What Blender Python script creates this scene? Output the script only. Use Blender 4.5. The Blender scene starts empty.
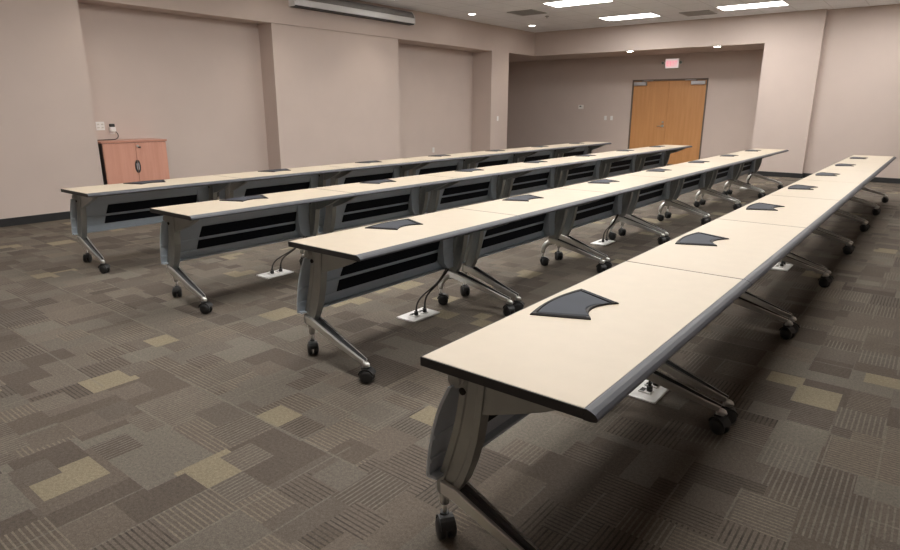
import bpy, bmesh, math, random
from mathutils import Vector, Matrix

sc = bpy.context.scene
COL = sc.collection
R = math.radians

# ------------------------------------------------------------------ camera
CAM_F, CAM_YAW, CAM_PITCH, CAM_ROLL, CAM_H = 616.25, 0.6658, 0.2645, 0.0022, 1.43
fwd = Vector((-math.sin(CAM_YAW) * math.cos(CAM_PITCH), math.cos(CAM_YAW) * math.cos(CAM_PITCH), -math.sin(CAM_PITCH)))
rt = Vector((math.cos(CAM_YAW), math.sin(CAM_YAW), 0))
up = rt.cross(fwd)
r2 = rt * math.cos(CAM_ROLL) + up * math.sin(CAM_ROLL)
u2 = up * math.cos(CAM_ROLL) - rt * math.sin(CAM_ROLL)
cam = bpy.data.cameras.new('camera')
cam.sensor_fit = 'HORIZONTAL'
cam.sensor_width = 36
cam.lens = CAM_F / 900 * 36
cam.clip_start = 0.02
camo = bpy.data.objects.new('camera', cam)
COL.objects.link(camo)
m = Matrix((r2, u2, -fwd)).transposed().to_4x4()
m.translation = Vector((0, 0, CAM_H))
camo.matrix_world = m
sc.camera = camo

# ------------------------------------------------------------------ world, exposure
w = bpy.data.worlds.new('world')
w.use_nodes = True
w.node_tree.nodes['Background'].inputs[0].default_value = (0.02, 0.02, 0.022, 1)
sc.world = w
sc.view_settings.view_transform = 'Standard'
sc.view_settings.look = 'None'
sc.view_settings.gamma = 1
sc.view_settings.use_curve_mapping = False
sc.view_settings.exposure = 0.28
LIGHT = 18.0            # radiance of the troffer diffusers
DOWN_W = 20.0           # watts of a recessed downlight
sc.cycles.use_denoising = True
sc.cycles.max_bounces = 8
sc.cycles.diffuse_bounces = 5
sc.cycles.sample_clamp_indirect = 6

# ------------------------------------------------------------------ measured dimensions (metres)
TOP, DEP, LEN = 0.717, 0.5323, 1.522
XR = {1: -0.5916, 2: -2.236, 3: -3.9743, 4: -5.7063}
YR = {1: 1.2863, 2: 2.0709, 3: 2.1675, 4: 2.2186}
XW, ZC, ZH, YF = -8.983, 3.357, 2.774, 15.06
YA, YB, YC, YD, YE = 6.704, 9.760, 13.063, 13.821, 3.738
XO, XE, YDOOR = -3.35, -2.286, 16.6

# ------------------------------------------------------------------ material helpers
def s2l(c):
    return tuple(((v / 255 + 0.055) / 1.055) ** 2.4 if v / 255 > 0.04045 else v / 255 / 12.92 for v in c)

class NT:
    def __init__(s, name):
        s.m = bpy.data.materials.new(name)
        s.m.use_nodes = True
        s.t = s.m.node_tree
        s.b = s.t.nodes['Principled BSDF']
    def n(s, typ, **kw):
        nd = s.t.nodes.new(typ)
        for k, v in kw.items():
            setattr(nd, k, v)
        return nd
    def link(s, a, b):
        s.t.links.new(a, b)
    def put(s, sock, v):
        if hasattr(v, 'is_output'):
            s.link(v, sock)
        else:
            sock.default_value = v
    def math(s, op, a, b=0.0, c=0.0):
        nd = s.n('ShaderNodeMath', operation=op)
        s.put(nd.inputs[0], a); s.put(nd.inputs[1], b); s.put(nd.inputs[2], c)
        return nd.outputs[0]
    def rand(s, x, y, z=0.0):
        cv = s.n('ShaderNodeCombineXYZ')
        s.put(cv.inputs[0], x); s.put(cv.inputs[1], y); s.put(cv.inputs[2], z)
        wn = s.n('ShaderNodeTexWhiteNoise', noise_dimensions='3D')
        s.link(cv.outputs[0], wn.inputs['Vector'])
        return wn
    def mixc(s, f, a, b):
        nd = s.n('ShaderNodeMix', data_type='RGBA')
        s.put(nd.inputs[0], f); s.put(nd.inputs[6], a); s.put(nd.inputs[7], b)
        return nd.outputs[2]
    def mixf(s, f, a, b):
        nd = s.n('ShaderNodeMix', data_type='FLOAT')
        s.put(nd.inputs[0], f); s.put(nd.inputs[2], a); s.put(nd.inputs[3], b)
        return nd.outputs[0]
    def ramp(s, f, stops, interp='LINEAR'):
        nd = s.n('ShaderNodeValToRGB')
        cr = nd.color_ramp
        cr.interpolation = interp
        while len(cr.elements) < len(stops):
            cr.elements.new(0.5)
        for e, (p, c) in zip(cr.elements, stops):
            e.position = p
            e.color = (*c, 1)
        s.put(nd.inputs[0], f)
        return nd.outputs[0]
    def pos(s):
        return s.n('ShaderNodeTexCoord').outputs['Object']
    def noise(s, scale, detail=3, vec=None, rough=0.5):
        nd = s.n('ShaderNodeTexNoise')
        nd.inputs['Scale'].default_value = scale
        nd.inputs['Detail'].default_value = detail
        nd.inputs['Roughness'].default_value = rough
        s.link(vec if vec is not None else s.pos(), nd.inputs['Vector'])
        return nd.outputs[0]
    def bump(s, h, strength, dist=0.002):
        nd = s.n('ShaderNodeBump')
        nd.inputs['Strength'].default_value = strength
        nd.inputs['Distance'].default_value = dist
        s.link(h, nd.inputs['Height'])
        s.link(nd.outputs[0], s.b.inputs['Normal'])

def plain(name, rgb, rough=0.5, metal=0.0, var=0.06, scale=8.0, bump=0.0, spec=0.5):
    t = NT(name)
    a = tuple(v * (1 - var) for v in rgb)
    b = tuple(min(1, v * (1 + var)) for v in rgb)
    f = t.noise(scale)
    t.link(t.ramp(f, [(0.3, a), (0.7, b)]), t.b.inputs['Base Color'])
    t.b.inputs['Roughness'].default_value = rough
    t.b.inputs['Metallic'].default_value = metal
    t.b.inputs['Specular IOR Level'].default_value = spec
    if bump:
        t.bump(t.noise(scale * 30), bump)
    return t.m

def emit(name, rgb, strength):
    t = NT(name)
    t.b.inputs['Base Color'].default_value = (0.8, 0.8, 0.8, 1)
    t.b.inputs['Emission Color'].default_value = (*rgb, 1)
    t.b.inputs['Emission Strength'].default_value = strength
    return t.m

def carpet():
    t = NT('carpet_tiles')
    sep = t.n('ShaderNodeSeparateXYZ')
    t.link(t.pos(), sep.inputs[0])
    X, Y = sep.outputs[0], sep.outputs[1]
    def rects(u, v, wd, ht, seed):
        vr = t.math('DIVIDE', v, ht)
        row = t.math('FLOOR', vr)
        off = t.math('MULTIPLY', t.rand(row, seed, 1.3).outputs[0], 9.0)
        ur = t.math('ADD', t.math('DIVIDE', u, wd), off)
        cell = t.math('FLOOR', ur)
        wn = t.rand(cell, row, seed)
        wn2 = t.rand(row, cell, seed + 5.5)
        cs = t.n('ShaderNodeSeparateColor')
        t.link(wn.outputs[1], cs.inputs[0])
        return dict(a=cs.outputs[0], b=cs.outputs[1], c=cs.outputs[2], d=wn2.outputs[0],
                    fu=t.math('FRACT', ur), fv=t.math('FRACT', vr))
    A = rects(X, Y, 0.36, 0.305, 2.0)
    B = rects(Y, X, 0.24, 0.2033, 7.0)
    Cc = rects(X, Y, 0.17, 0.1525, 13.0)
    useB = t.math('GREATER_THAN', B['d'], 0.55)
    useC = t.math('GREATER_THAN', Cc['d'], 0.80)
    def pick(k):
        return t.mixf(useC, t.mixf(useB, A[k], B[k]), Cc[k])
    va, vb, vc = pick('a'), pick('b'), pick('c')
    base = t.ramp(t.math('MULTIPLY', va, t.mixf(t.math('MAXIMUM', useB, useC), 0.94, 1.0)), [(0.0, (0.120, 0.099, 0.080)), (0.16, (0.140, 0.116, 0.094)), (0.34, (0.108, 0.089, 0.073)),
                       (0.50, (0.150, 0.124, 0.101)), (0.64, (0.128, 0.108, 0.089)), (0.78, (0.150, 0.130, 0.108)),
                       (0.87, (0.168, 0.148, 0.123)), (0.945, (0.245, 0.208, 0.145))], 'CONSTANT')
    # fine woven stripes, direction differs from patch to patch
    sx = t.math('GREATER_THAN', t.math('FRACT', t.math('DIVIDE', X, 0.0203)), 0.66)
    sy = t.math('GREATER_THAN', t.math('FRACT', t.math('DIVIDE', Y, 0.0203)), 0.66)
    stripe = t.mixf(t.math('GREATER_THAN', vb, 0.5), sx, sy)
    on = t.math('MULTIPLY', t.math('GREATER_THAN', vc, 0.34), t.math('LESS_THAN', va, 0.80))
    stripe = t.math('MULTIPLY', stripe, on)
    sp3 = t.noise(14, 3)
    tint = t.ramp(vb, [(0.0, (0.20, 0.178, 0.148)), (0.35, (0.05, 0.042, 0.036)), (0.5, (0.215, 0.182, 0.142)), (0.8, (0.055, 0.046, 0.041))], 'CONSTANT')
    col = t.mixc(t.math('MULTIPLY', stripe, t.math('MULTIPLY_ADD', sp3, 1.15, 0.1)), base, tint)
    # long pale and dark threads along some patch edges
    e1 = t.math('MULTIPLY', t.math('LESS_THAN', A['fv'], 0.035), t.math('GREATER_THAN', A['c'], 0.55))
    e2 = t.math('MULTIPLY', t.math('LESS_THAN', B['fv'], 0.04), t.math('GREATER_THAN', B['b'], 0.62))
    col = t.mixc(t.math('MULTIPLY', t.math('MAXIMUM', e1, e2), 0.5), col, (0.20, 0.18, 0.15, 1))
    # pile speckle
    sp = t.noise(240, 4, None, 0.7)
    sp2 = t.noise(2.2, 3)
    k = t.math('MULTIPLY', t.math('MULTIPLY_ADD', sp, 1.7, 0.2), t.math('MULTIPLY_ADD', sp2, 0.35, 0.82))
    k = t.math('MULTIPLY', k, t.math('MULTIPLY_ADD', t.noise(75, 3, None, 0.65), 0.9, 0.45))
    vm = t.n('ShaderNodeVectorMath', operation='SCALE')
    t.link(col, vm.inputs[0]); t.put(vm.inputs['Scale'], k)
    t.link(vm.outputs[0], t.b.inputs['Base Color'])
    t.b.inputs['Roughness'].default_value = 0.95
    t.b.inputs['Specular IOR Level'].default_value = 0.15
    t.bump(sp, 0.5, 0.003)
    return t.m

def ceiling_tiles():
    t = NT('ceiling_tiles')
    sep = t.n('ShaderNodeSeparateXYZ')
    t.link(t.pos(), sep.inputs[0])
    def line(v, o):
        f = t.math('FRACT', t.math('DIVIDE', t.math('ADD', v, o), 0.61))
        return t.math('LESS_THAN', f, 0.035)
    g = t.math('MAXIMUM', line(sep.outputs[0], 6.46 + 12.2), line(sep.outputs[1], -13.445 + 24.4))
    n = t.noise(90, 4)
    base = t.ramp(n, [(0.3, (0.82, 0.835, 0.87)), (0.62, (0.89, 0.90, 0.93))])
    t.link(t.mixc(t.math('MULTIPLY', g, 0.8), base, (0.69, 0.70, 0.73, 1)), t.b.inputs['Base Color'])
    t.b.inputs['Roughness'].default_value = 0.9
    t.bump(n, 0.15)
    return t.m

def wood(name, c1, c2, scale=1.0, rough=0.4, axis=2):
    t = NT(name)
    mp = t.n('ShaderNodeMapping')
    sx = [14 * scale] * 3
    sx[axis] = 0.9 * scale
    mp.inputs['Scale'].default_value = sx
    t.link(t.pos(), mp.inputs[0])
    f = t.noise(1.6, 6, mp.outputs[0], 0.62)
    t.link(t.ramp(f, [(0.3, c1), (0.7, c2)]), t.b.inputs['Base Color'])
    t.b.inputs['Roughness'].default_value = rough
    return t.m

M = {}
M['carpet'] = carpet()
M['ceiling'] = ceiling_tiles()
M['wall'] = plain('taupe_wall_paint', (0.585, 0.490, 0.440), 0.75, var=0.02, scale=2.0, bump=0.06)
M['base'] = plain('black_rubber_baseboard', (0.018, 0.018, 0.019), 0.5)
M['cream'] = plain('cream_laminate', (0.525, 0.448, 0.345), 0.42, var=0.018, scale=14)
M['under'] = plain('shade_dark_backer_sheet', (0.05, 0.045, 0.042), 0.7)  # shadow beneath the tabletop is painted into this dark underside
M['black'] = plain('black_vinyl_edge', (0.022, 0.021, 0.021), 0.45)
M['trim'] = plain('grey_rubber_bumper', (0.062, 0.065, 0.076), 0.45, spec=0.35)
M['steel'] = plain('brushed_cast_aluminium', (0.76, 0.755, 0.73), 0.36, 0.85, var=0.03, scale=6)
M['column'] = plain('silver_painted_aluminium', (0.36, 0.37, 0.355), 0.32, 0.7, var=0.05, scale=16)
M['groove'] = plain('dark_channel_plastic', (0.10, 0.10, 0.10), 0.5)
M['panel'] = plain('grey_painted_sheet_metal', (0.48, 0.545, 0.61), 0.42, 0.1, var=0.03)
M['slot'] = plain('black_perforated_mesh', (0.010, 0.012, 0.018), 0.6, spec=0.15)
M['rubber'] = plain('black_caster_rubber', (0.014, 0.014, 0.014), 0.5)
M['lid'] = plain('slate_grey_plastic', (0.040, 0.046, 0.060), 0.5, spec=0.08)
M['bezel'] = plain('dark_bronze_plastic', (0.016, 0.014, 0.014), 0.45, spec=0.12)
M['white'] = plain('white_plastic', (0.85, 0.84, 0.82), 0.4, var=0.02)
M['cord'] = plain('dark_brown_cord', (0.03, 0.024, 0.02), 0.5)
M['cherry'] = wood('cherry_laminate', (0.60, 0.295, 0.215), (0.68, 0.355, 0.265), 1.0, 0.4)
M['cherrytop'] = wood('cherry_laminate_top', (0.50, 0.24, 0.17), (0.58, 0.29, 0.215), 1.0, 0.4, axis=1)
M['carcass'] = plain('shade_dark_carcass_board', (0.03, 0.02, 0.017), 0.5)  # the pier's shade on the cabinet side is put into this colour
M['oak'] = wood('honey_oak_veneer', (0.50, 0.235, 0.085), (0.585, 0.295, 0.12), 0.7, 0.42)
M['frame'] = plain('bronze_painted_steel_frame', (0.15, 0.112, 0.09), 0.5)
M['chrome'] = plain('satin_nickel', (0.66, 0.65, 0.63), 0.28, 1.0, var=0.03)
M['closer'] = plain('silver_closer_cover', (0.52, 0.52, 0.55), 0.4, 0.3)
M['case'] = plain('white_enamel_case', (0.84, 0.85, 0.86), 0.25, 0.0, var=0.02)
M['casedark'] = plain('grey_metal_case', (0.33, 0.325, 0.325), 0.22, 0.3, var=0.04)
M['vent'] = plain('grey_vent_louvre', (0.36, 0.36, 0.355), 0.5)
M['ventdark'] = plain('vent_gap', (0.12, 0.12, 0.12), 0.7)
M['lamp'] = emit('troffer_diffuser', (1.0, 0.975, 0.94), LIGHT)
M['bulb'] = emit('downlight_lens', (1.0, 0.93, 0.84), 22.0)
M['exitred'] = emit('lit_red_letters', (1.0, 0.012, 0.09), 0.95)
M['exitface'] = emit('lit_exit_face', (1.0, 0.92, 0.90), 0.4)
M['lens'] = plain('green_tinted_lamp_lens', (0.17, 0.22, 0.19), 0.3)
M['thermo'] = plain('beige_plastic', (0.80, 0.77, 0.72), 0.5)

# ------------------------------------------------------------------ mesh helpers
class MB:
    """collects shapes and links them as one mesh object"""
    def __init__(s, off=(0, 0, 0)):
        s.bm = bmesh.new()
        s.mats = []
        s.off = Vector(off)
    def mi(s, mat):
        if mat not in s.mats:
            s.mats.append(mat)
        return s.mats.index(mat)
    def face(s, vs, k, smooth=False):
        try:
            f = s.bm.faces.new(vs)
            f.material_index = k
            f.smooth = smooth
            return f
        except ValueError:
            return None
    def box(s, x0, x1, y0, y1, z0, z1, mat, bev=0.0, seg=2):
        k = s.mi(mat)
        r = bmesh.ops.create_cube(s.bm, size=1)
        vs = r['verts']
        for v in vs:
            v.co = Vector(((x0 + x1) / 2 + v.co.x * (x1 - x0), (y0 + y1) / 2 + v.co.y * (y1 - y0), (z0 + z1) / 2 + v.co.z * (z1 - z0)))
        fs = {f for v in vs for f in v.link_faces}
        for f in fs:
            f.material_index = k
        if bev > 0:
            es = list({e for v in vs for e in v.link_edges})
            rr = bmesh.ops.bevel(s.bm, geom=es, offset=bev, segments=seg, profile=0.5, affect='EDGES')
            for f in rr['faces']:
                f.material_index = k
        return s
    def prism(s, pts, a0, a1, mat, axis='y', capmat=None, smooth=False):
        """polygon pts in the plane normal to axis, extruded from a0 to a1"""
        k = s.mi(mat)
        kc = s.mi(capmat) if capmat else k
        def mk(p, a):
            if axis == 'y': return Vector((p[0], a, p[1]))
            if axis == 'x': return Vector((a, p[0], p[1]))
            return Vector((p[0], p[1], a))
        A = [s.bm.verts.new(mk(p, a0)) for p in pts]
        B = [s.bm.verts.new(mk(p, a1)) for p in pts]
        n = len(pts)
        for i in range(n):
            s.face([A[i], A[(i + 1) % n], B[(i + 1) % n], B[i]], k, smooth)
        s.face(A[::-1], kc)
        s.face(B, kc)
        return s
    def loft(s, rings, mat, smooth=True, mats=None):
        """rings of equal point count joined in order, ends capped"""
        k = s.mi(mat)
        V = [[s.bm.verts.new(Vector(p)) for p in r] for r in rings]
        n = len(V[0])
        for a, b in zip(V, V[1:]):
            for i in range(n):
                kk = s.mi(mats[i]) if mats and mats[i] else k
                s.face([a[i], a[(i + 1) % n], b[(i + 1) % n], b[i]], kk, smooth)
        s.face(V[0][::-1], k)
        s.face(V[-1], k)
        return s
    def tube(s, pts, rad, mat, seg=10, cap=True):
        pts = [Vector(p) for p in pts]
        rings = []
        prev = None
        for i, p in enumerate(pts):
            d = (pts[min(i + 1, len(pts) - 1)] - pts[max(i - 1, 0)]).normalized()
            if prev is None:
                a = d.orthogonal().normalized()
            else:
                a = (prev - d * prev.dot(d)).normalized()
            prev = a
            b = d.cross(a)
            rr = rad[i] if isinstance(rad, (list, tuple)) else rad
            rings.append([p + (a * math.cos(2 * math.pi * j / seg) + b * math.sin(2 * math.pi * j / seg)) * rr for j in range(seg)])
        return s.loft(rings, mat)
    def cyl(s, c0, c1, rad, mat, seg=16):
        return s.tube([c0, c1], rad, mat, seg)
    def build(s, name, parent=None, smooth_angle=None):
        bmesh.ops.translate(s.bm, verts=s.bm.verts, vec=s.off)
        bmesh.ops.recalc_face_normals(s.bm, faces=s.bm.faces)
        me = bpy.data.meshes.new(name)
        s.bm.to_mesh(me)
        s.bm.free()
        for mt in s.mats:
            me.materials.append(mt)
        o = bpy.data.objects.new(name, me)
        COL.objects.link(o)
        if parent is not None:
            o.parent = parent
        return o

def tag(o, label, cat, group=None):
    o['label'] = label
    o['category'] = cat
    if group:
        o['group'] = group
    return o

def empty(name, loc, label, cat, group=None, rz=0):
    o = bpy.data.objects.new(name, None)
    o.empty_display_size = 0.1
    COL.objects.link(o)
    o.location = loc
    o.rotation_euler = (0, 0, rz)
    return tag(o, label, cat, group)

def struct(o):
    o['kind'] = 'structure'
    return o

def copy_tree(o, parent=None):
    c = o.copy()
    COL.objects.link(c)
    if parent is not None:
        c.parent = parent
    for ch in [k for k in ALL_CH.get(o.name, [])]:
        copy_tree(ch, c)
    return c
ALL_CH = {}
def index_children(o):
    ch = list(o.children)
    ALL_CH[o.name] = ch
    for k in ch:
        index_children(k)

# ------------------------------------------------------------------ the room
YN, XRT = -2.6, 3.6
b = MB(); b.box(-11.2, XRT + 0.2, YN - 0.2, 16.9, -0.12, 0, M['carpet']); struct(b.build('floor'))
b = MB(); b.box(-9.75, XRT + 0.2, YN - 0.2, 15.4, ZC, ZC + 0.12, M['ceiling']); struct(b.build('ceiling'))
b = MB()
b.box(-11.2, XO + 0.05, 15.25, 16.9, ZH, ZH + 0.12, M['wall'])
b.box(-11.2, -9.7, 13.7, 15.25, ZH, ZH + 0.12, M['wall'])
struct(b.build('ceiling_alcove'))

b = MB()
b.box(-9.75, XW, YN, YE, 0, ZC, M['wall'])
b.box(-9.75, XW - 0.38, YE, YA, 0, ZH, M['wall'])
b.box(-9.75, XW - 0.025, YA, YB, 0, ZH, M['wall'])
b.box(-9.75, XW - 0.57, YB, YC, 0, ZH, M['wall'])
b.box(-9.75, XW, YC, YD, 0, ZH, M['wall'])
struct(b.build('wall_left'))
b = MB(); b.box(-9.75, XW, YE, YF + 0.19, ZH, ZC, M['wall']); struct(b.build('wall_left_header'))

b = MB()
b.box(XW, XO, YF, YF + 0.19, ZH, ZC, M['wall'])
b.box(XO, XE, YF, 16.8, 0, ZC, M['wall'])
b.box(XE, XRT + 0.1, YF + 0.14, YF + 0.34, 0, ZC, M['wall'])
struct(b.build('wall_far'))

DX0, DX1, DZ = -6.83, -4.877, 2.167      # double door, outside of its frame
b = MB()
b.box(-11.1, DX0, YDOOR, YDOOR + 0.15, 0, ZH, M['wall'])
b.box(DX1, XO, YDOOR, YDOOR + 0.15, 0, ZH, M['wall'])
b.box(DX0, DX1, YDOOR, YDOOR + 0.15, DZ, ZH, M['wall'])
struct(b.build('wall_alcove'))
b = MB(); b.box(-11.2, -11.0, 13.7, 16.8, 0, ZH, M['wall']); struct(b.build('wall_alcove_left'))
b = MB(); b.box(-11.2, -9.75, 13.6, YD, 0, ZH, M['wall']); struct(b.build('wall_alcove_near'))
b = MB(); b.box(XRT, XRT + 0.15, YN, YF + 0.14, 0, ZC, M['wall']); struct(b.build('wall_right'))
b = MB(); b.box(-9.75, XRT + 0.15, YN - 0.15, YN, 0, ZC, M['wall']); struct(b.build('wall_near'))

BH, BT = 0.10, 0.012
b = MB()
b.box(XO, XE, YF - BT, YF, 0, BH, M['base'], 0.003)
b.box(XE, XE + BT, YF - BT, YF + 0.14, 0, BH, M['base'], 0.003)
b.box(XE, XRT, YF + 0.14 - BT, YF + 0.14, 0, BH, M['base'], 0.003)
struct(b.build('baseboard_far'))
b = MB()
b.box(XW, XW + BT, YN, YE, 0, BH, M['base'], 0.003)
b.box(XW - 0.38, XW - 0.38 + BT, YE, YA, 0, BH, M['base'], 0.003)
b.box(XW - 0.025, XW - 0.025 + BT, YA, YB, 0, BH, M['base'], 0.003)
b.box(XW - 0.57, XW - 0.57 + BT, YB, YC, 0, BH, M['base'], 0.003)
b.box(XW, XW + BT, YC, YD, 0, BH, M['base'], 0.003)
struct(b.build('baseboard_left'))
b = MB()
b.box(-11.0, DX0, YDOOR - BT, YDOOR, 0, BH, M['base'], 0.003)
b.box(DX1, XO, YDOOR - BT, YDOOR, 0, BH, M['base'], 0.003)
struct(b.build('baseboard_alcove'))

# double oak door
d = bpy.data.objects.new('door_1', None); COL.objects.link(d); d.location = ((DX0 + DX1) / 2, YDOOR, 0); struct(d)
DO = (-(DX0 + DX1) / 2, -YDOOR, 0)
b = MB(DO)
b.box(DX0, DX0 + 0.035, YDOOR - 0.02, YDOOR + 0.14, 0, DZ, M['frame'], 0.004)
b.box(DX1 - 0.035, DX1, YDOOR - 0.02, YDOOR + 0.14, 0, DZ, M['frame'], 0.004)
b.box(DX0, DX1, YDOOR - 0.02, YDOOR + 0.14, DZ - 0.04, DZ, M['frame'], 0.004)
b.build('door_frame', d)
dm = (DX0 + DX1) / 2
for s_, (a0, a1) in ((-1, (DX0 + 0.038, dm - 0.003)), (1, (dm + 0.003, DX1 - 0.038))):
    b = MB(DO); b.box(a0, a1, YDOOR + 0.0, YDOOR + 0.045, 0.008, DZ - 0.043, M['oak'], 0.003)
    leaf = b.build('door_leaf', d)
    # closer at the upper outer corner
    b = MB(DO)
    if s_ < 0:
        cx0, cx1 = DX0 + 0.06, DX0 + 0.40
    else:
        cx0, cx1 = DX1 - 0.40, DX1 - 0.06
    b.box(cx0, cx1, YDOOR - 0.07, YDOOR, DZ - 0.15, DZ - 0.06, M['closer'], 0.01)
    mid = (cx0 + cx1) / 2 - 0.05 * s_
    b.cyl((mid, YDOOR - 0.035, DZ - 0.06), (mid, YDOOR - 0.035, DZ - 0.04), 0.018, M['frame'], 10)
    b.tube([(mid, YDOOR - 0.04, DZ - 0.045), (mid - s_ * 0.12, YDOOR - 0.17, DZ - 0.04), (mid - s_ * 0.28, YDOOR - 0.02, DZ - 0.035)], 0.011, M['closer'], 8)
    b.build('door_closer', leaf)
    if s_ < 0:
        b = MB(DO)
        hx = dm - 0.075
        b.cyl((hx, YDOOR, 0.985), (hx, YDOOR - 0.012, 0.985), 0.035, M['chrome'], 20)
        b.cyl((hx, YDOOR - 0.01, 0.985), (hx, YDOOR - 0.06, 0.985), 0.012, M['chrome'], 12)
        b.tube([(hx + 0.012, YDOOR - 0.055, 0.987), (hx - 0.05, YDOOR - 0.058, 0.985), (hx - 0.125, YDOOR - 0.05, 0.98)], [0.013, 0.011, 0.009], M['chrome'], 12)
        b.cyl((hx, YDOOR, 1.085), (hx, YDOOR - 0.016, 1.085), 0.024, M['chrome'], 18)
        b.build('lever_handle', leaf)
    else:
        b = MB(DO)
        b.box(dm - 0.012, dm + 0.014, YDOOR - 0.012, YDOOR - 0.0, 0.02, DZ - 0.06, M['oak'], 0.003)
        b.build('astragal', leaf)

# ------------------------------------------------------------------ lights of the room
def troffer_proto():
    o = empty('ceiling_light', (0, 0, ZC), 'x', 'ceiling light', 'recessed fluorescent ceiling lights')
    b = MB()
    for (x0, x1, y0, y1) in ((-0.61, 0.61, -0.305, -0.275), (-0.61, 0.61, 0.275, 0.305), (-0.61, -0.58, -0.275, 0.275), (0.58, 0.61, -0.275, 0.275)):
        b.box(x0, x1, y0, y1, -0.008, 0.0, M['white'], 0.002)
    b.build('frame', o)
    b = MB()
    b.box(-0.575, 0.575, -0.27, 0.27, -0.005, 0.0, M['lamp'])
    b.build('diffuser', o)
    return o
tx = [-5.85, -3.37, -0.90]
ty = [13.75, 11.31, 8.87, 6.43, 3.99, 1.55]
ordn = ['first', 'second', 'third', 'fourth', 'fifth', 'sixth', 'seventh']
TP = troffer_proto()
index_children(TP)
first = True
for j, y in enumerate(ty):
    for i, x in enumerate(tx):
        o = TP if first else copy_tree(TP)
        first = False
        o.location = (x, y, ZC)
        o['label'] = 'rectangular white ceiling light, %s from left in the %s line from the far wall' % (ordn[i], ordn[j])

def downlight_proto():
    o = empty('downlight', (0, 0, ZC), 'x', 'downlight', 'round recessed downlights')
    b = MB()
    n = 24
    rin = [[(math.cos(2 * math.pi * k / n) * r, math.sin(2 * math.pi * k / n) * r, z) for k in range(n)] for r, z in ((0.095, 0.0), (0.095, -0.006), (0.075, -0.008), (0.072, -0.001))]
    b.loft(rin, M['white'])
    b.build('trim_ring', o)
    b = MB()
    b.cyl((0, 0, -0.009), (0, 0, -0.005), 0.068, M['bulb'], 24)
    b.build('lens', o)
    return o
def down_lamp(o, watts):
    l = bpy.data.lights.new('downlight_lamp', 'SPOT')
    l.energy = watts
    l.color = (1.0, 0.9, 0.78)
    l.spot_size = R(100)
    l.spot_blend = 0.7
    l.shadow_soft_size = 0.06
    lo = bpy.data.objects.new('downlight_lamp', l)
    COL.objects.link(lo)
    lo.parent = o
    lo.location = (0, 0, -0.03)
DP = downlight_proto()
index_children(DP)
dls = [(-8.29, 13.74, ZC, 'round downlight in the main ceiling nearest the far corner above the left wall'),
       (-8.32, 11.33, ZC, 'round downlight in the main ceiling second from the far corner along the left wall'),
       (-8.32, 8.90, ZC, 'round downlight in the main ceiling by the right end of the projection screen case'),
       (-8.32, 6.45, ZC, 'round downlight in the main ceiling by the left end of the projection screen case'),
       (-8.32, 4.00, ZC, 'round downlight in the main ceiling above the wood cabinet recess'),
       (-6.38, 15.19, ZH, 'small downlight under the far bulkhead left of the double door'),
       (-4.35, 15.19, ZH, 'small downlight under the far bulkhead right of the double door')]
for k, (x, y, z, lab) in enumerate(dls):
    o = DP if k == 0 else copy_tree(DP)
    o.location = (x, y, z)
    o['label'] = lab
    down_lamp(o, DOWN_W if z > 3 else DOWN_W * 2.4)

# vents and sprinkler on the ceiling
def vent(x, y, lab, sx=0.3, sy=0.3):
    o = empty('air_vent', (x, y, ZC), lab, 'vent', 'ceiling air vents')
    b = MB(); b.box(-sx, sx, -sy, sy, -0.003, 0, M['ventdark']); b.build('backing', o)
    b = MB()
    for (x0, x1, y0, y1) in ((-sx, sx, -sy, -sy + 0.03), (-sx, sx, sy - 0.03, sy), (-sx, -sx + 0.03, -sy, sy), (sx - 0.03, sx, -sy, sy)):
        b.box(x0, x1, y0, y1, -0.012, 0, M['vent'])
    b.build('frame', o)
    b = MB()
    n = 14
    for k in range(n):
        yy = -sy + 0.05 + k * (2 * sy - 0.1) / (n - 1)
        b.box(-sx + 0.03, sx - 0.03, yy - 0.012, yy + 0.009, -0.010, -0.006, M['vent'])
    b.build('louvre', o)
vent(-7.29, 11.85, 'square grey air vent in the ceiling near the left wall')
vent(-4.49, 14.08, 'square grey air vent in the ceiling between the two far lights')
o = empty('sprinkler', (-7.21, 12.56, ZC), 'small round fire sprinkler head on the ceiling beside the air vent', 'sprinkler')
b = MB(); b.cyl((0, 0, 0), (0, 0, -0.012), 0.045, M['vent'], 18); b.build('escutcheon', o)
b = MB(); b.cyl((0, 0, -0.01), (0, 0, -0.04), 0.012, M['closer'], 10); b.cyl((0, 0, -0.04), (0, 0, -0.045), 0.02, M['closer'], 12); b.build('head', o)

# ------------------------------------------------------------------ folding tables
OX, OY = -0.27, LEN / 2          # table origin: floor under its middle
OFF = (-OX, -OY, 0)

def isect(cx, cz, dx, dz, w_, y, t_, rec):
    """I-shaped section across direction (dx,dz), width w_ in the x-z plane, thickness t_ in y"""
    l = math.hypot(dx, dz); nx, nz = -dz / l, dx / l
    h, e = w_ / 2, w_ / 2 - min(0.022, w_ * 0.28)
    pr = [(-h, -t_ / 2), (h, -t_ / 2), (h, t_ / 2), (-h, t_ / 2)]
    web = t_ / 2 - rec
    pr = [(-h, -t_ / 2), (-e, -t_ / 2), (-e + 0.004, -web), (e - 0.004, -web), (e, -t_ / 2), (h, -t_ / 2),
          (h, t_ / 2), (e, t_ / 2), (e - 0.004, web), (-e + 0.004, web), (-e, t_ / 2), (-h, t_ / 2)]
    return [(cx + nx * a, y + c, cz + nz * a) for a, c in pr]

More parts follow.
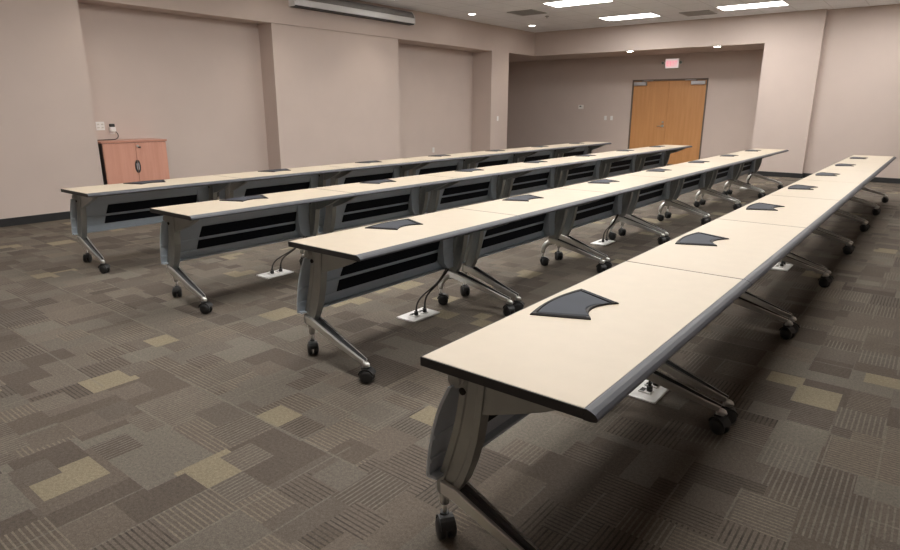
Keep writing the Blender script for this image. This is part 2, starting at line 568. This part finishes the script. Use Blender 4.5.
def usect(cx, cz, dx, dz, w_, y, t_, fl):
    """channel section, open along its upper side"""
    l = math.hypot(dx, dz); nx, nz = -dz / l, dx / l
    h, t2, rec = w_ / 2, t_ / 2, min(0.020, w_ * 0.6)
    pr = [(-h, -t2 * 0.8), (h - 0.003, -t2), (h, -t2 + 0.003), (h, -t2 + fl), (h - rec, -t2 + fl + 0.002), (h - rec, t2 - fl - 0.002), (h, t2 - fl), (h, t2 - 0.003), (h - 0.003, t2), (-h, t2 * 0.8)]
    return [(cx + nx * a, y + c, cz + nz * a) for a, c in pr]
GM = [None, None, None, 'g', 'g', 'g', None, None, None, None]

def panel_x(z):
    pts = [(0.28, -0.536), (0.34, -0.533), (0.40, -0.524), (0.46, -0.512), (0.52, -0.495), (0.57, -0.475), (0.625, -0.447)]
    for (z0, x0), (z1, x1) in zip(pts, pts[1:]):
        if z <= z1:
            return x0 + (x1 - x0) * (z - z0) / (z1 - z0)
    return pts[-1][1]

def caster_mb(x, y, rz, top):
    b = MB(OFF)
    c, s_ = math.cos(rz), math.sin(rz)
    def P(a, t_, z): return (x + a * c - t_ * s_, y + a * s_ + t_ * c, z)
    wr = 0.038
    ax = -0.018
    for sg in (-1, 1):                       # twin wheels
        prof = [(0.0, 0.005), (wr - 0.005, 0.005), (wr, 0.010), (wr, 0.022), (wr - 0.008, 0.031), (0.016, 0.033), (0.0, 0.034)]
        n = 22
        rings = []
        for rr, tt in prof:
            rr = max(rr, 0.0015)
            rings.append([P(ax + math.cos(2 * math.pi * k / n) * rr, sg * tt, wr + math.sin(2 * math.pi * k / n) * rr) for k in range(n)])
        b.loft(rings, M['rubber'])
    # hood over the wheels
    hood = []
    for k in range(9):
        a = R(15 + k * 18)
        hood.append((math.cos(a) * (wr + 0.008), math.sin(a) * (wr + 0.008)))
    inner = [(p[0] * 0.86, p[1] * 0.86) for p in hood[::-1]]
    ring = hood + inner
    V0 = [P(ax + p[0], -0.026, wr + p[1]) for p in ring]
    V1 = [P(ax + p[0], 0.026, wr + p[1]) for p in ring]
    b.loft([V0, V1], M['rubber'], smooth=False)
    b.cyl(P(ax, -0.026, wr), P(ax, 0.026, wr), 0.008, M['rubber'], 10)
    b.cyl((x, y, wr + 0.030), (x, y, top), 0.0085, M['steel'], 12)
    b.cyl((x, y, wr + 0.034), (x, y, wr + 0.050), 0.016, M['rubber'], 12)
    return b

def leg(parent, flip):
    """flip: mirrored for the far end of the table"""
    fy = (lambda v: LEN - v) if flip else (lambda v: v)
    # upright
    cs = [(-0.392, 0.665, 0.086), (-0.398, 0.61, 0.086), (-0.406, 0.54, 0.088), (-0.420, 0.46, 0.092), (-0.442, 0.38, 0.094),
          (-0.466, 0.31, 0.090), (-0.488, 0.262, 0.080), (-0.500, 0.232, 0.068), (-0.507, 0.210, 0.046)]
    yy = fy(0.100)
    rings = []
    for i, (cx, cz, w_) in enumerate(cs):
        a = cs[max(i - 1, 0)]; c = cs[min(i + 1, len(cs) - 1)]
        rings.append(isect(cx, cz, c[0] - a[0], c[1] - a[1], w_, yy, 0.046, 0.005))
    b = MB(OFF); b.loft(rings, M['column'], smooth=False)
    lg = b.build('leg', parent)
    # foot: forward arm tapering to the front caster and short arm out to the rear caster
    b = MB(OFF)
    f = [(-0.510, 0.246, 0.105, 0.050), (-0.455, 0.240, 0.097, 0.050), (-0.34, 0.209, 0.084, 0.044), (-0.20, 0.170, 0.070, 0.037), (-0.08, 0.137, 0.062, 0.030), (-0.012, 0.120, 0.056, 0.026)]
    rings = []
    for i, (cx, cz, y_, w_) in enumerate(f):
        a = f[max(i - 1, 0)]; c = f[min(i + 1, len(f) - 1)]
        rings.append(usect(cx, cz, c[0] - a[0], c[1] - a[1], w_, fy(y_), 0.082 - 0.046 * (i / 5), 0.0165 - 0.008 * (i / 5)))
    mats = [M['groove'] if g else None for g in GM]
    b.loft(rings, M['steel'], smooth=False, mats=mats)
    # rounded toe above the front caster
    b.tube([(-0.022, fy(0.056), 0.107), (-0.004, fy(0.056), 0.107), (0.010, fy(0.056), 0.104), (0.019, fy(0.056), 0.098)], [0.015, 0.016, 0.013, 0.005], M['steel'], 12)
    b.cyl((-0.004, fy(0.056), 0.09), (-0.004, fy(0.056), 0.116), 0.015, M['steel'], 14)
    # rear arm
    rr = [(-0.480, 0.240, 0.100, 0.032), (-0.510, 0.230, 0.112, 0.031), (-0.535, 0.208, 0.130, 0.026), (-0.550, 0.178, 0.143, 0.022), (-0.556, 0.150, 0.148, 0.019), (-0.557, 0.125, 0.149, 0.017)]
    b.tube([(p[0], fy(p[2]), p[1]) for p in rr], [p[3] for p in rr], M['steel'], 12)
    b.build('foot', lg)
    rz = -0.45 if flip else 0.45
    caster_mb(-0.020, fy(0.054), R(180) + rz, 0.10).build('caster', lg)
    caster_mb(-0.557, fy(0.149), R(180) - rz * 1.4, 0.13).build('caster', lg)
    # arm that carries the top
    b = MB(OFF)
    arm = [(-0.45, 0.690), (-0.05, 0.690), (-0.075, 0.662), (-0.155, 0.622), (-0.25, 0.585), (-0.33, 0.556), (-0.375, 0.545), (-0.41, 0.60)]
    b.prism(arm, fy(0.100) - 0.017, fy(0.100) + 0.017, M['column'])
    b.cyl((-0.452, fy(0.100) - 0.034, 0.640), (-0.452, fy(0.100) + 0.034, 0.640), 0.027, M['column'], 18)
    b.cyl((-0.43, fy(0.100) - 0.026, 0.605), (-0.43, fy(0.100) + 0.026, 0.605), 0.012, M['bezel'], 12)
    b.build('support_arm', lg)

def hatch(parent):
    """fan shaped power hatch let into the top"""
    yc = 0.735
    def outline(sh, z):
        # back edge bulges, front edge is scooped, sides slope in
        pts = []
        def arc(p0, p1, sag, n):
            r = []
            for k in range(n + 1):
                t_ = k / n
                x = p0[0] + (p1[0] - p0[0]) * t_ + sag * 4 * t_ * (1 - t_)
                y = p0[1] + (p1[1] - p0[1]) * t_
                r.append((x, y))
            return r
        back = arc((-0.474 + sh * 0.6, -0.203 + sh * 1.6), (-0.474 + sh * 0.6, 0.203 - sh * 1.6), -0.024, 14)
        front = arc((-0.278 - sh * 0.9, 0.118 - sh * 1.3), (-0.278 - sh * 0.9, -0.118 + sh * 1.3), -0.05, 12)
        return [(x, yc + y, z) for x, y in back + front]
    b = MB(OFF)
    A = outline(0, TOP - 0.004); B = outline(0, TOP + 0.004); C2 = outline(0.004, TOP + 0.007); D = outline(0.016, TOP + 0.006); E2 = outline(0.018, TOP + 0.001)
    b.loft([A, B, C2, D, E2], M['bezel'], smooth=False)
    h = b.build('power_hatch', parent)
    b = MB(OFF)
    b.loft([outline(0.021, TOP + 0.0012), outline(0.021, TOP + 0.0045), outline(0.025, TOP + 0.006)], M['lid'], smooth=False)
    b.build('hatch_lid', h)
    # open finger slots along the two sloping sides
    for s_ in (-1, 1):
        b = MB(OFF)
        p = [(-0.448, 0.166), (-0.305, 0.100), (-0.296, 0.117), (-0.456, 0.188)]
        b.prism([(x, yc + s_ * y) for x, y in p], TOP + 0.0055, TOP + 0.0080, M['slot'], axis='z')
        b.build('finger_slot', h)

def make_table():
    root = empty('training_table', (0, 0, 0), 'x', 'table', 'folding training tables standing in four rows')
    g = 0.0015
    # laminate top
    b = MB(OFF)
    b.box(-DEP + 0.004, 0, g + 0.004, LEN - g - 0.004, TOP - 0.008, TOP, M['cream'], 0.0015, 1)
    b.box(-DEP + 0.004, 0, g + 0.004, LEN - g - 0.004, TOP - 0.029, TOP - 0.008, M['under'])
    b.build('tabletop', root)
    b = MB(OFF)
    b.box(-DEP, -DEP + 0.004, g, LEN - g, TOP - 0.030, TOP - 0.0008, M['black'], 0.001, 1)
    b.box(-DEP, 0.0, g, g + 0.004, TOP - 0.030, TOP - 0.0008, M['black'], 0.001, 1)
    b.box(-DEP, 0.0, LEN - g - 0.004, LEN - g, TOP - 0.030, TOP - 0.0008, M['black'], 0.001, 1)
    b.build('edge_band', root)
    b = MB(OFF)
    tr = [(0.0, TOP), (0.006, TOP + 0.0005), (0.018, TOP - 0.003), (0.030, TOP - 0.009), (0.037, TOP - 0.016), (0.039, TOP - 0.022), (0.035, TOP - 0.028), (0.02, TOP - 0.031), (0.0, TOP - 0.031)]
    b.prism(tr, g, LEN - g, M['trim'], capmat=M['black'])
    b.build('front_bumper', root)
    hatch(root)
    leg(root, False)
    leg(root, True)
    b = MB(OFF)
    b.tube([(-0.452, 0.06, 0.640), (-0.452, LEN - 0.06, 0.640)], 0.021, M['column'], 14)
    b.build('crossbar', root)
    # modesty panel: curved grey sheet with folded foot and two raised seams
    b = MB(OFF)
    zs = [0.625, 0.595, 0.57, 0.545, 0.52, 0.49, 0.46, 0.43, 0.40, 0.37, 0.34, 0.31, 0.295]
    front = [(panel_x(z), z) for z in zs]
    lip = [(-0.503, 0.296), (-0.503, 0.286)]
    back = [(panel_x(z) - 0.011, z) for z in zs[::-1]]
    back[0] = (panel_x(0.285) - 0.011, 0.285)
    b.prism(front + lip + back, 0.042, LEN - 0.042, M['panel'])
    for z in (0.433, 0.344):
        x = panel_x(z)
        b.prism([(x - 0.002, z - 0.009), (x + 0.006, z - 0.005), (x + 0.006, z + 0.005), (x - 0.002, z + 0.009)], 0.044, LEN - 0.044, M['panel'])
    mp = b.build('modesty_panel', root)
    for z0, z1 in ((0.352, 0.422), (0.446, 0.532)):
        b = MB(OFF)
        k = 6
        rings = []
        for i in range(k + 1):
            z = z0 + (z1 - z0) * i / k
            x = panel_x(z)
            ya = 0.332 + (z - 0.346) * 0.22
            yb_ = 1.289 - (0.018 if i == 0 else 0) + (z - 0.346) * 0.03
            rings.append([(x - 0.003, ya, z), (x - 0.003, yb_, z), (x + 0.007, yb_, z), (x + 0.007, ya, z)])
        b.loft(rings, M['slot'], smooth=False)
        # fine louvre blades
        for i in range(7):
            z = z0 + 0.008 + (z1 - z0 - 0.016) * i / 6
            x = panel_x(z)
            b.prism([(x + 0.006, z - 0.002), (x + 0.0095, z - 0.0025), (x + 0.0095, z), (x + 0.006, z + 0.001)], 0.338 + (z - 0.346) * 0.22, 1.272, M['slot'])
        b.build('louvre_strip', mp)
    # cable cover at the far end of the panel
    b = MB(OFF)
    poly = [(1.285, 0.60), (1.44, 0.60), (1.44, 0.30), (1.345, 0.30), (1.300, 0.345), (1.285, 0.43)]
    b.prism(poly, -0.520, -0.463, M['panel'], axis='x')
    for z in (0.36, 0.40, 0.44):
        b.box(-0.4635, -0.460, 1.305, 1.43, z - 0.004, z + 0.004, M['panel'])
    b.build('cable_cover', root)
    return root

TABLES = {}
ROWN = {1: 'front row by the camera', 2: 'second row from the camera', 3: 'third row from the camera', 4: 'back row by the left wall'}
TAB = make_table()
index_children(TAB)
first = True
ends = ['first', 'second', 'third', 'fourth', 'fifth', 'sixth', 'seventh']
for r in (1, 2, 3, 4):
    for k in range(7):
        o = TAB if first else copy_tree(TAB)
        first = False
        TABLES[(r, k)] = o
        o.location = (XR[r] + OX, YR[r] + k * LEN + OY, 0)
        pl = 'at the near end' if k == 0 else 'at the far end' if k == 6 else '%s from the near end' % ends[k]
        o['label'] = 'cream folding table %s of the %s' % (pl, ROWN[r])

# ------------------------------------------------------------------ floor outlet boxes and their cords
def floor_box(x, y, where):
    o = empty('floor_outlet_box', (x, y, 0), 'white floor outlet plate on the carpet ' + where, 'floor outlet', 'white floor outlet plates under the tables')
    b = MB()
    b.box(-0.085, 0.085, -0.14, 0.14, 0, 0.012, M['white'], 0.005)
    b.build('cover_plate', o)
    for s_ in (-1, 1):
        b = MB()
        b.box(-0.035, 0.035, s_ * 0.045 - 0.026, s_ * 0.045 + 0.026, 0.011, 0.020, M['white'], 0.004)
        b.box(-0.028, -0.004, s_ * 0.045 - 0.020, s_ * 0.045 + 0.020, 0.0195, 0.0215, M['bezel'])
        b.build('socket', o)
    return o
def bez(p0, p1, p2, p3, n=14):
    r = []
    for k in range(n + 1):
        t_ = k / n
        r.append(tuple((1 - t_) ** 3 * a + 3 * (1 - t_) ** 2 * t_ * b_ + 3 * (1 - t_) * t_ * t_ * c + t_ ** 3 * d_ for a, b_, c, d_ in zip(p0, p1, p2, p3)))
    return r
def cords(x, y, xe, ye, table):
    tx0, ty0 = table.location[0], table.location[1]
    for s_ in (-1, 1):
        px, py = x + 0.018, y + s_ * 0.045
        b = MB((-tx0, -ty0, 0))
        b.tube(bez((px - 0.002, py + 0.003, 0.062), (px - 0.01, py + 0.02, 0.19), (xe + 0.01 * s_, ye + (-0.16 if ye > y else 0.06) - 0.03 * s_, 0.13), (xe, ye + s_ * 0.018, 0.302)), 0.0062, M['cord'], 8)
        c = b.build('power_cord', table)
        b = MB((-tx0, -ty0, 0))
        b.cyl((px, py, 0.0218), (px, py, 0.048), 0.015, M['rubber'], 12)
        b.cyl((px, py, 0.047), (px - 0.002, py + 0.003, 0.066), 0.008, M['rubber'], 10)
        b.build('plug', c)
for r, k, x, y, where in ((2, 0, -2.75, 3.14, 'under the near table of the second row'),
                          (2, 2, -2.78, 6.27, 'under the third table of the second row'),
                          (2, 6, -2.78, 12.5, 'under the far table of the second row'),
                          (3, 0, -4.485, 3.20, 'under the near table of the third row'),
                          (1, 1, -1.01, 2.98, 'under the second table of the front row'),
                          (1, 3, -1.02, 6.30, 'under the fourth table of the front row')):
    floor_box(x, y, where)
    cords(x, y, XR[r] - 0.49, YR[r] + k * LEN + (0.19 if r == 1 else 1.38), TABLES[(r, k)])

# ------------------------------------------------------------------ cabinet in the left recess
CY0, CY1, CXF, CXB, CH = 3.765, 4.665, -8.945, -9.345, 0.985
CO = (-(CXF + CXB) / 2, -(CY0 + CY1) / 2, 0)
cab = empty('storage_cabinet', ((CXF + CXB) / 2, (CY0 + CY1) / 2, 0), 'low reddish cherry wood two-door cabinet standing in the left wall recess', 'cabinet')
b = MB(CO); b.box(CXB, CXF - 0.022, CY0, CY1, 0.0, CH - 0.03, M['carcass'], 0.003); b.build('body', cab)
b = MB(CO); b.box(CXB, CXF + 0.012, CY0 - 0.012, CY1 + 0.012, CH - 0.03, CH, M['cherrytop'], 0.005); b.build('top', cab)
cm = (CY0 + CY1) / 2
for s_, (a0, a1) in ((-1, (CY0 + 0.012, cm - 0.002)), (1, (cm + 0.002, CY1 - 0.004))):
    b = MB(CO); b.box(CXF - 0.021, CXF, a0, a1, 0.06, CH - 0.034, M['cherry'], 0.003)
    dr = b.build('door', cab)
    b = MB(CO)
    n = 14
    pts = []
    for k in range(n + 1):
        a = -math.pi / 2 + math.pi * k / n
        pts.append((cm + s_ * (0.004 + 0.036 * math.cos(a)), 0.622 + 0.09 * math.sin(a)))
    b.prism(pts, CXF - 0.002, CXF + 0.006, M['black'], axis='x')
    b.prism([(cm + s_ * 0.006, 0.567), (cm + s_ * 0.018, 0.587), (cm + s_ * 0.018, 0.657), (cm + s_ * 0.006, 0.677)], CXF + 0.005, CXF + 0.009, M['closer'], axis='x')
    b.build('pull', dr)
    if s_ > 0:
        b = MB(CO)
        b.cyl((CXF, cm + 0.03, 0.905), (CXF + 0.012, cm + 0.03, 0.905), 0.017, M['chrome'], 16)
        b.box(CXF + 0.002, CXF + 0.02, cm + 0.035, cm + 0.07, 0.878, 0.898, M['black'], 0.004)
        b.build('lock', dr)

# wall plates
def plate(name, loc, rz, lab, cat, kind, group=None):
    """local: x along the wall, -y out of the wall"""
    o = empty(name, loc, lab, cat, group, rz)
    wd, hh = (0.058, 0.058) if kind == 'duplex2' else (0.036, 0.058)
    b = MB(); b.box(-wd, wd, -0.006, 0, -hh, hh, M['white'], 0.003); b.build('plate', o)
    if kind == 'switch':
        b = MB(); b.box(-0.016, 0.016, -0.011, -0.005, -0.033, 0.033, M['white'], 0.003); b.build('rocker', o)
    else:
        for x in ((-0.028, 0.028) if kind == 'duplex2' else (0,)):
            for z in (-0.022, 0.022):
                b = MB(); b.box(x - 0.016, x + 0.016, -0.009, -0.005, z - 0.014, z + 0.014, M['thermo'], 0.004)
                b.box(x - 0.008, x - 0.005, -0.0095, -0.0085, z - 0.006, z + 0.006, M['black']); b.box(x + 0.005, x + 0.008, -0.0095, -0.0085, z - 0.006, z + 0.006, M['black'])
                b.build('socket', o)
    return o
LW = R(90)      # plates on the left wall look towards +X
plate('wall_outlet', (XW - 0.38, 3.96, 1.177), LW, 'white double outlet plate on the recess wall above the cabinet, left one', 'outlet', 'duplex2')
plate('wall_outlet', (XW - 0.38, 4.108, 1.120), LW, 'white outlet plate partly covered by a plugged-in adapter above the cabinet', 'outlet', 'duplex')
o = empty('power_adapter', (XW - 0.38 + 0.0105, 4.108, 1.13), 'white and black power adapter plugged in above the cabinet with its cord hanging', 'adapter')
b = MB(); b.box(0.0, 0.05, -0.04, 0.035, -0.035, 0.03, M['white'], 0.008); b.build('body', o)
b = MB(); b.box(0.0, 0.045, -0.035, 0.03, 0.031, 0.075, M['rubber'], 0.008); b.build('plug', o)
b = MB(); b.tube(bez((0.03, 0.028, -0.03), (0.06, 0.06, -0.06), (0.10, 0.05, -0.12), (0.10, -0.02, -0.1385)) + bez((0.10, -0.04, -0.1385), (0.10, -0.12, -0.1385), (0.12, -0.2, -0.1385), (0.16, -0.325, -0.1385))[1:], 0.006, M['cord'], 8); b.build('cord', o)
plate('wall_outlet', (XW - 0.57, 11.51, 0.465), LW, 'small white outlet low on the back wall of the far recess', 'outlet', 'duplex')
plate('light_switch', (XW, 13.37, 1.179), LW, 'white light switch on the narrow pier left of the dark alcove', 'switch', 'switch')
plate('light_switch', (-7.545, YDOOR, 1.173), 0, 'white light switch beside the double door, left of the pair', 'switch', 'switch', 'pair of switches by the double door')
plate('light_switch', (-7.365, YDOOR, 1.173), 0, 'white light switch beside the double door, right of the pair', 'switch', 'switch', 'pair of switches by the double door')
o = empty('thermostat', (-8.305, YDOOR, 1.468), 'small pale thermostat with a dark screen on the alcove wall', 'thermostat')
b = MB(); b.box(-0.075, 0.075, -0.03, 0, -0.055, 0.055, M['thermo'], 0.008); b.build('body', o)
b = MB(); b.box(-0.035, 0.02, -0.033, -0.029, 0.0, 0.035, M['black'], 0.001); b.build('screen', o)

# exit sign with lamp heads
EX, EZ0, EZ1 = -5.805, 2.42, 2.665
ex = empty('exit_sign', (EX, YDOOR, EZ0), 'lit white exit sign with red letters and two lamp heads above the door', 'exit sign')
b = MB(); b.box(-0.18, 0.18, -0.055, 0, 0, EZ1 - EZ0, M['white'], 0.008); b.build('housing', ex)
b = MB(); b.box(-0.165, 0.165, -0.059, -0.054, 0.015, EZ1 - EZ0 - 0.015, M['exitface'], 0.002); b.build('face', ex)
LT = {'E': [(0, 0, .012, 1), (0, 0, 1, .17), (0, .42, .85, .58), (0, .83, 1, 1)]}
b = MB()
lw, lh, lx0, lz0 = 0.052, 0.125, -0.137, 0.058
def lb(ox, x0, x1, z0, z1):
    b.box(ox + x0, ox + x1, -0.062, -0.058, lz0 + z0, lz0 + z1, M['exitred'])
st = 0.024
ox = lx0
lb(ox, 0, st, 0, lh); lb(ox, st, lw, 0, st); lb(ox, st, lw * 0.85, lh / 2 - st / 2, lh / 2 + st / 2); lb(ox, st, lw, lh - st, lh)
ox = lx0 + 0.072
for sgn in (1, -1):
    p = [(-0.026, 0), (-0.008, 0), (0.026, lh), (0.008, lh)]
    b.prism([(ox + 0.028 + sgn * q[0], lz0 + q[1]) for q in p], -0.062 - 0.0003 * sgn, -0.058, M['exitred'])
ox = lx0 + 0.155
lb(ox, 0, st, 0, lh)
ox = lx0 + 0.203
lb(ox, 0, 0.066, lh - st, lh); lb(ox, 0.0245, 0.0415, 0, lh - st)
b.build('lettering', ex)
for s_ in (-1, 1):
    b = MB()
    b.cyl((s_ * 0.17, -0.03, 0.15), (s_ * 0.215, -0.04, 0.15), 0.012, M['white'], 10)
    b.tube([(s_ * 0.225, -0.01, 0.15), (s_ * 0.225, -0.04, 0.15), (s_ * 0.228, -0.085, 0.14)], [0.022, 0.034, 0.04], M['white'], 16)
    b.cyl((s_ * 0.228, -0.085, 0.14), (s_ * 0.2283, -0.089, 0.139), 0.035, M['lens'], 16)
    b.build('lamp_head', ex)

# pull-down projection screen case on the bulkhead
SY0, SY1 = 7.06, 10.08
ps = empty('projector_screen_case', (XW + 0.001, (SY0 + SY1) / 2, 3.06), 'long white and grey projection screen case mounted high on the left wall', 'projection screen')
SO = (-XW, -(SY0 + SY1) / 2, -3.06)
b = MB(SO)
b.prism([(XW, 3.075), (XW + 0.135, 3.075), (XW + 0.150, 3.085), (XW + 0.152, 3.165), (XW + 0.14, 3.18), (XW, 3.18)], SY0 + 0.012, SY1 - 0.012, M['case'])
b.build('lower_fascia', ps)
b = MB(SO)
b.prism([(XW, 3.181), (XW + 0.138, 3.181), (XW + 0.128, 3.23), (XW + 0.105, 3.27), (XW + 0.07, 3.30), (XW, 3.305)], SY0 + 0.012, SY1 - 0.012, M['casedark'], smooth=False)
b.build('housing', ps)
b = MB(SO)
b.box(XW + 0.01, XW + 0.145, SY0 + 0.02, SY1 - 0.02, 3.055, 3.0755, M['black'], 0.003)
b.build('bottom_slot', ps)
for y0 in (SY0, SY1 - 0.012):
    b = MB(SO)
    b.prism([(XW, 3.06), (XW + 0.14, 3.06), (XW + 0.158, 3.08), (XW + 0.158, 3.17), (XW + 0.135, 3.235), (XW + 0.075, 3.308), (XW, 3.312)], y0, y0 + 0.012, M['case'])
    b.build('end_cap', ps)
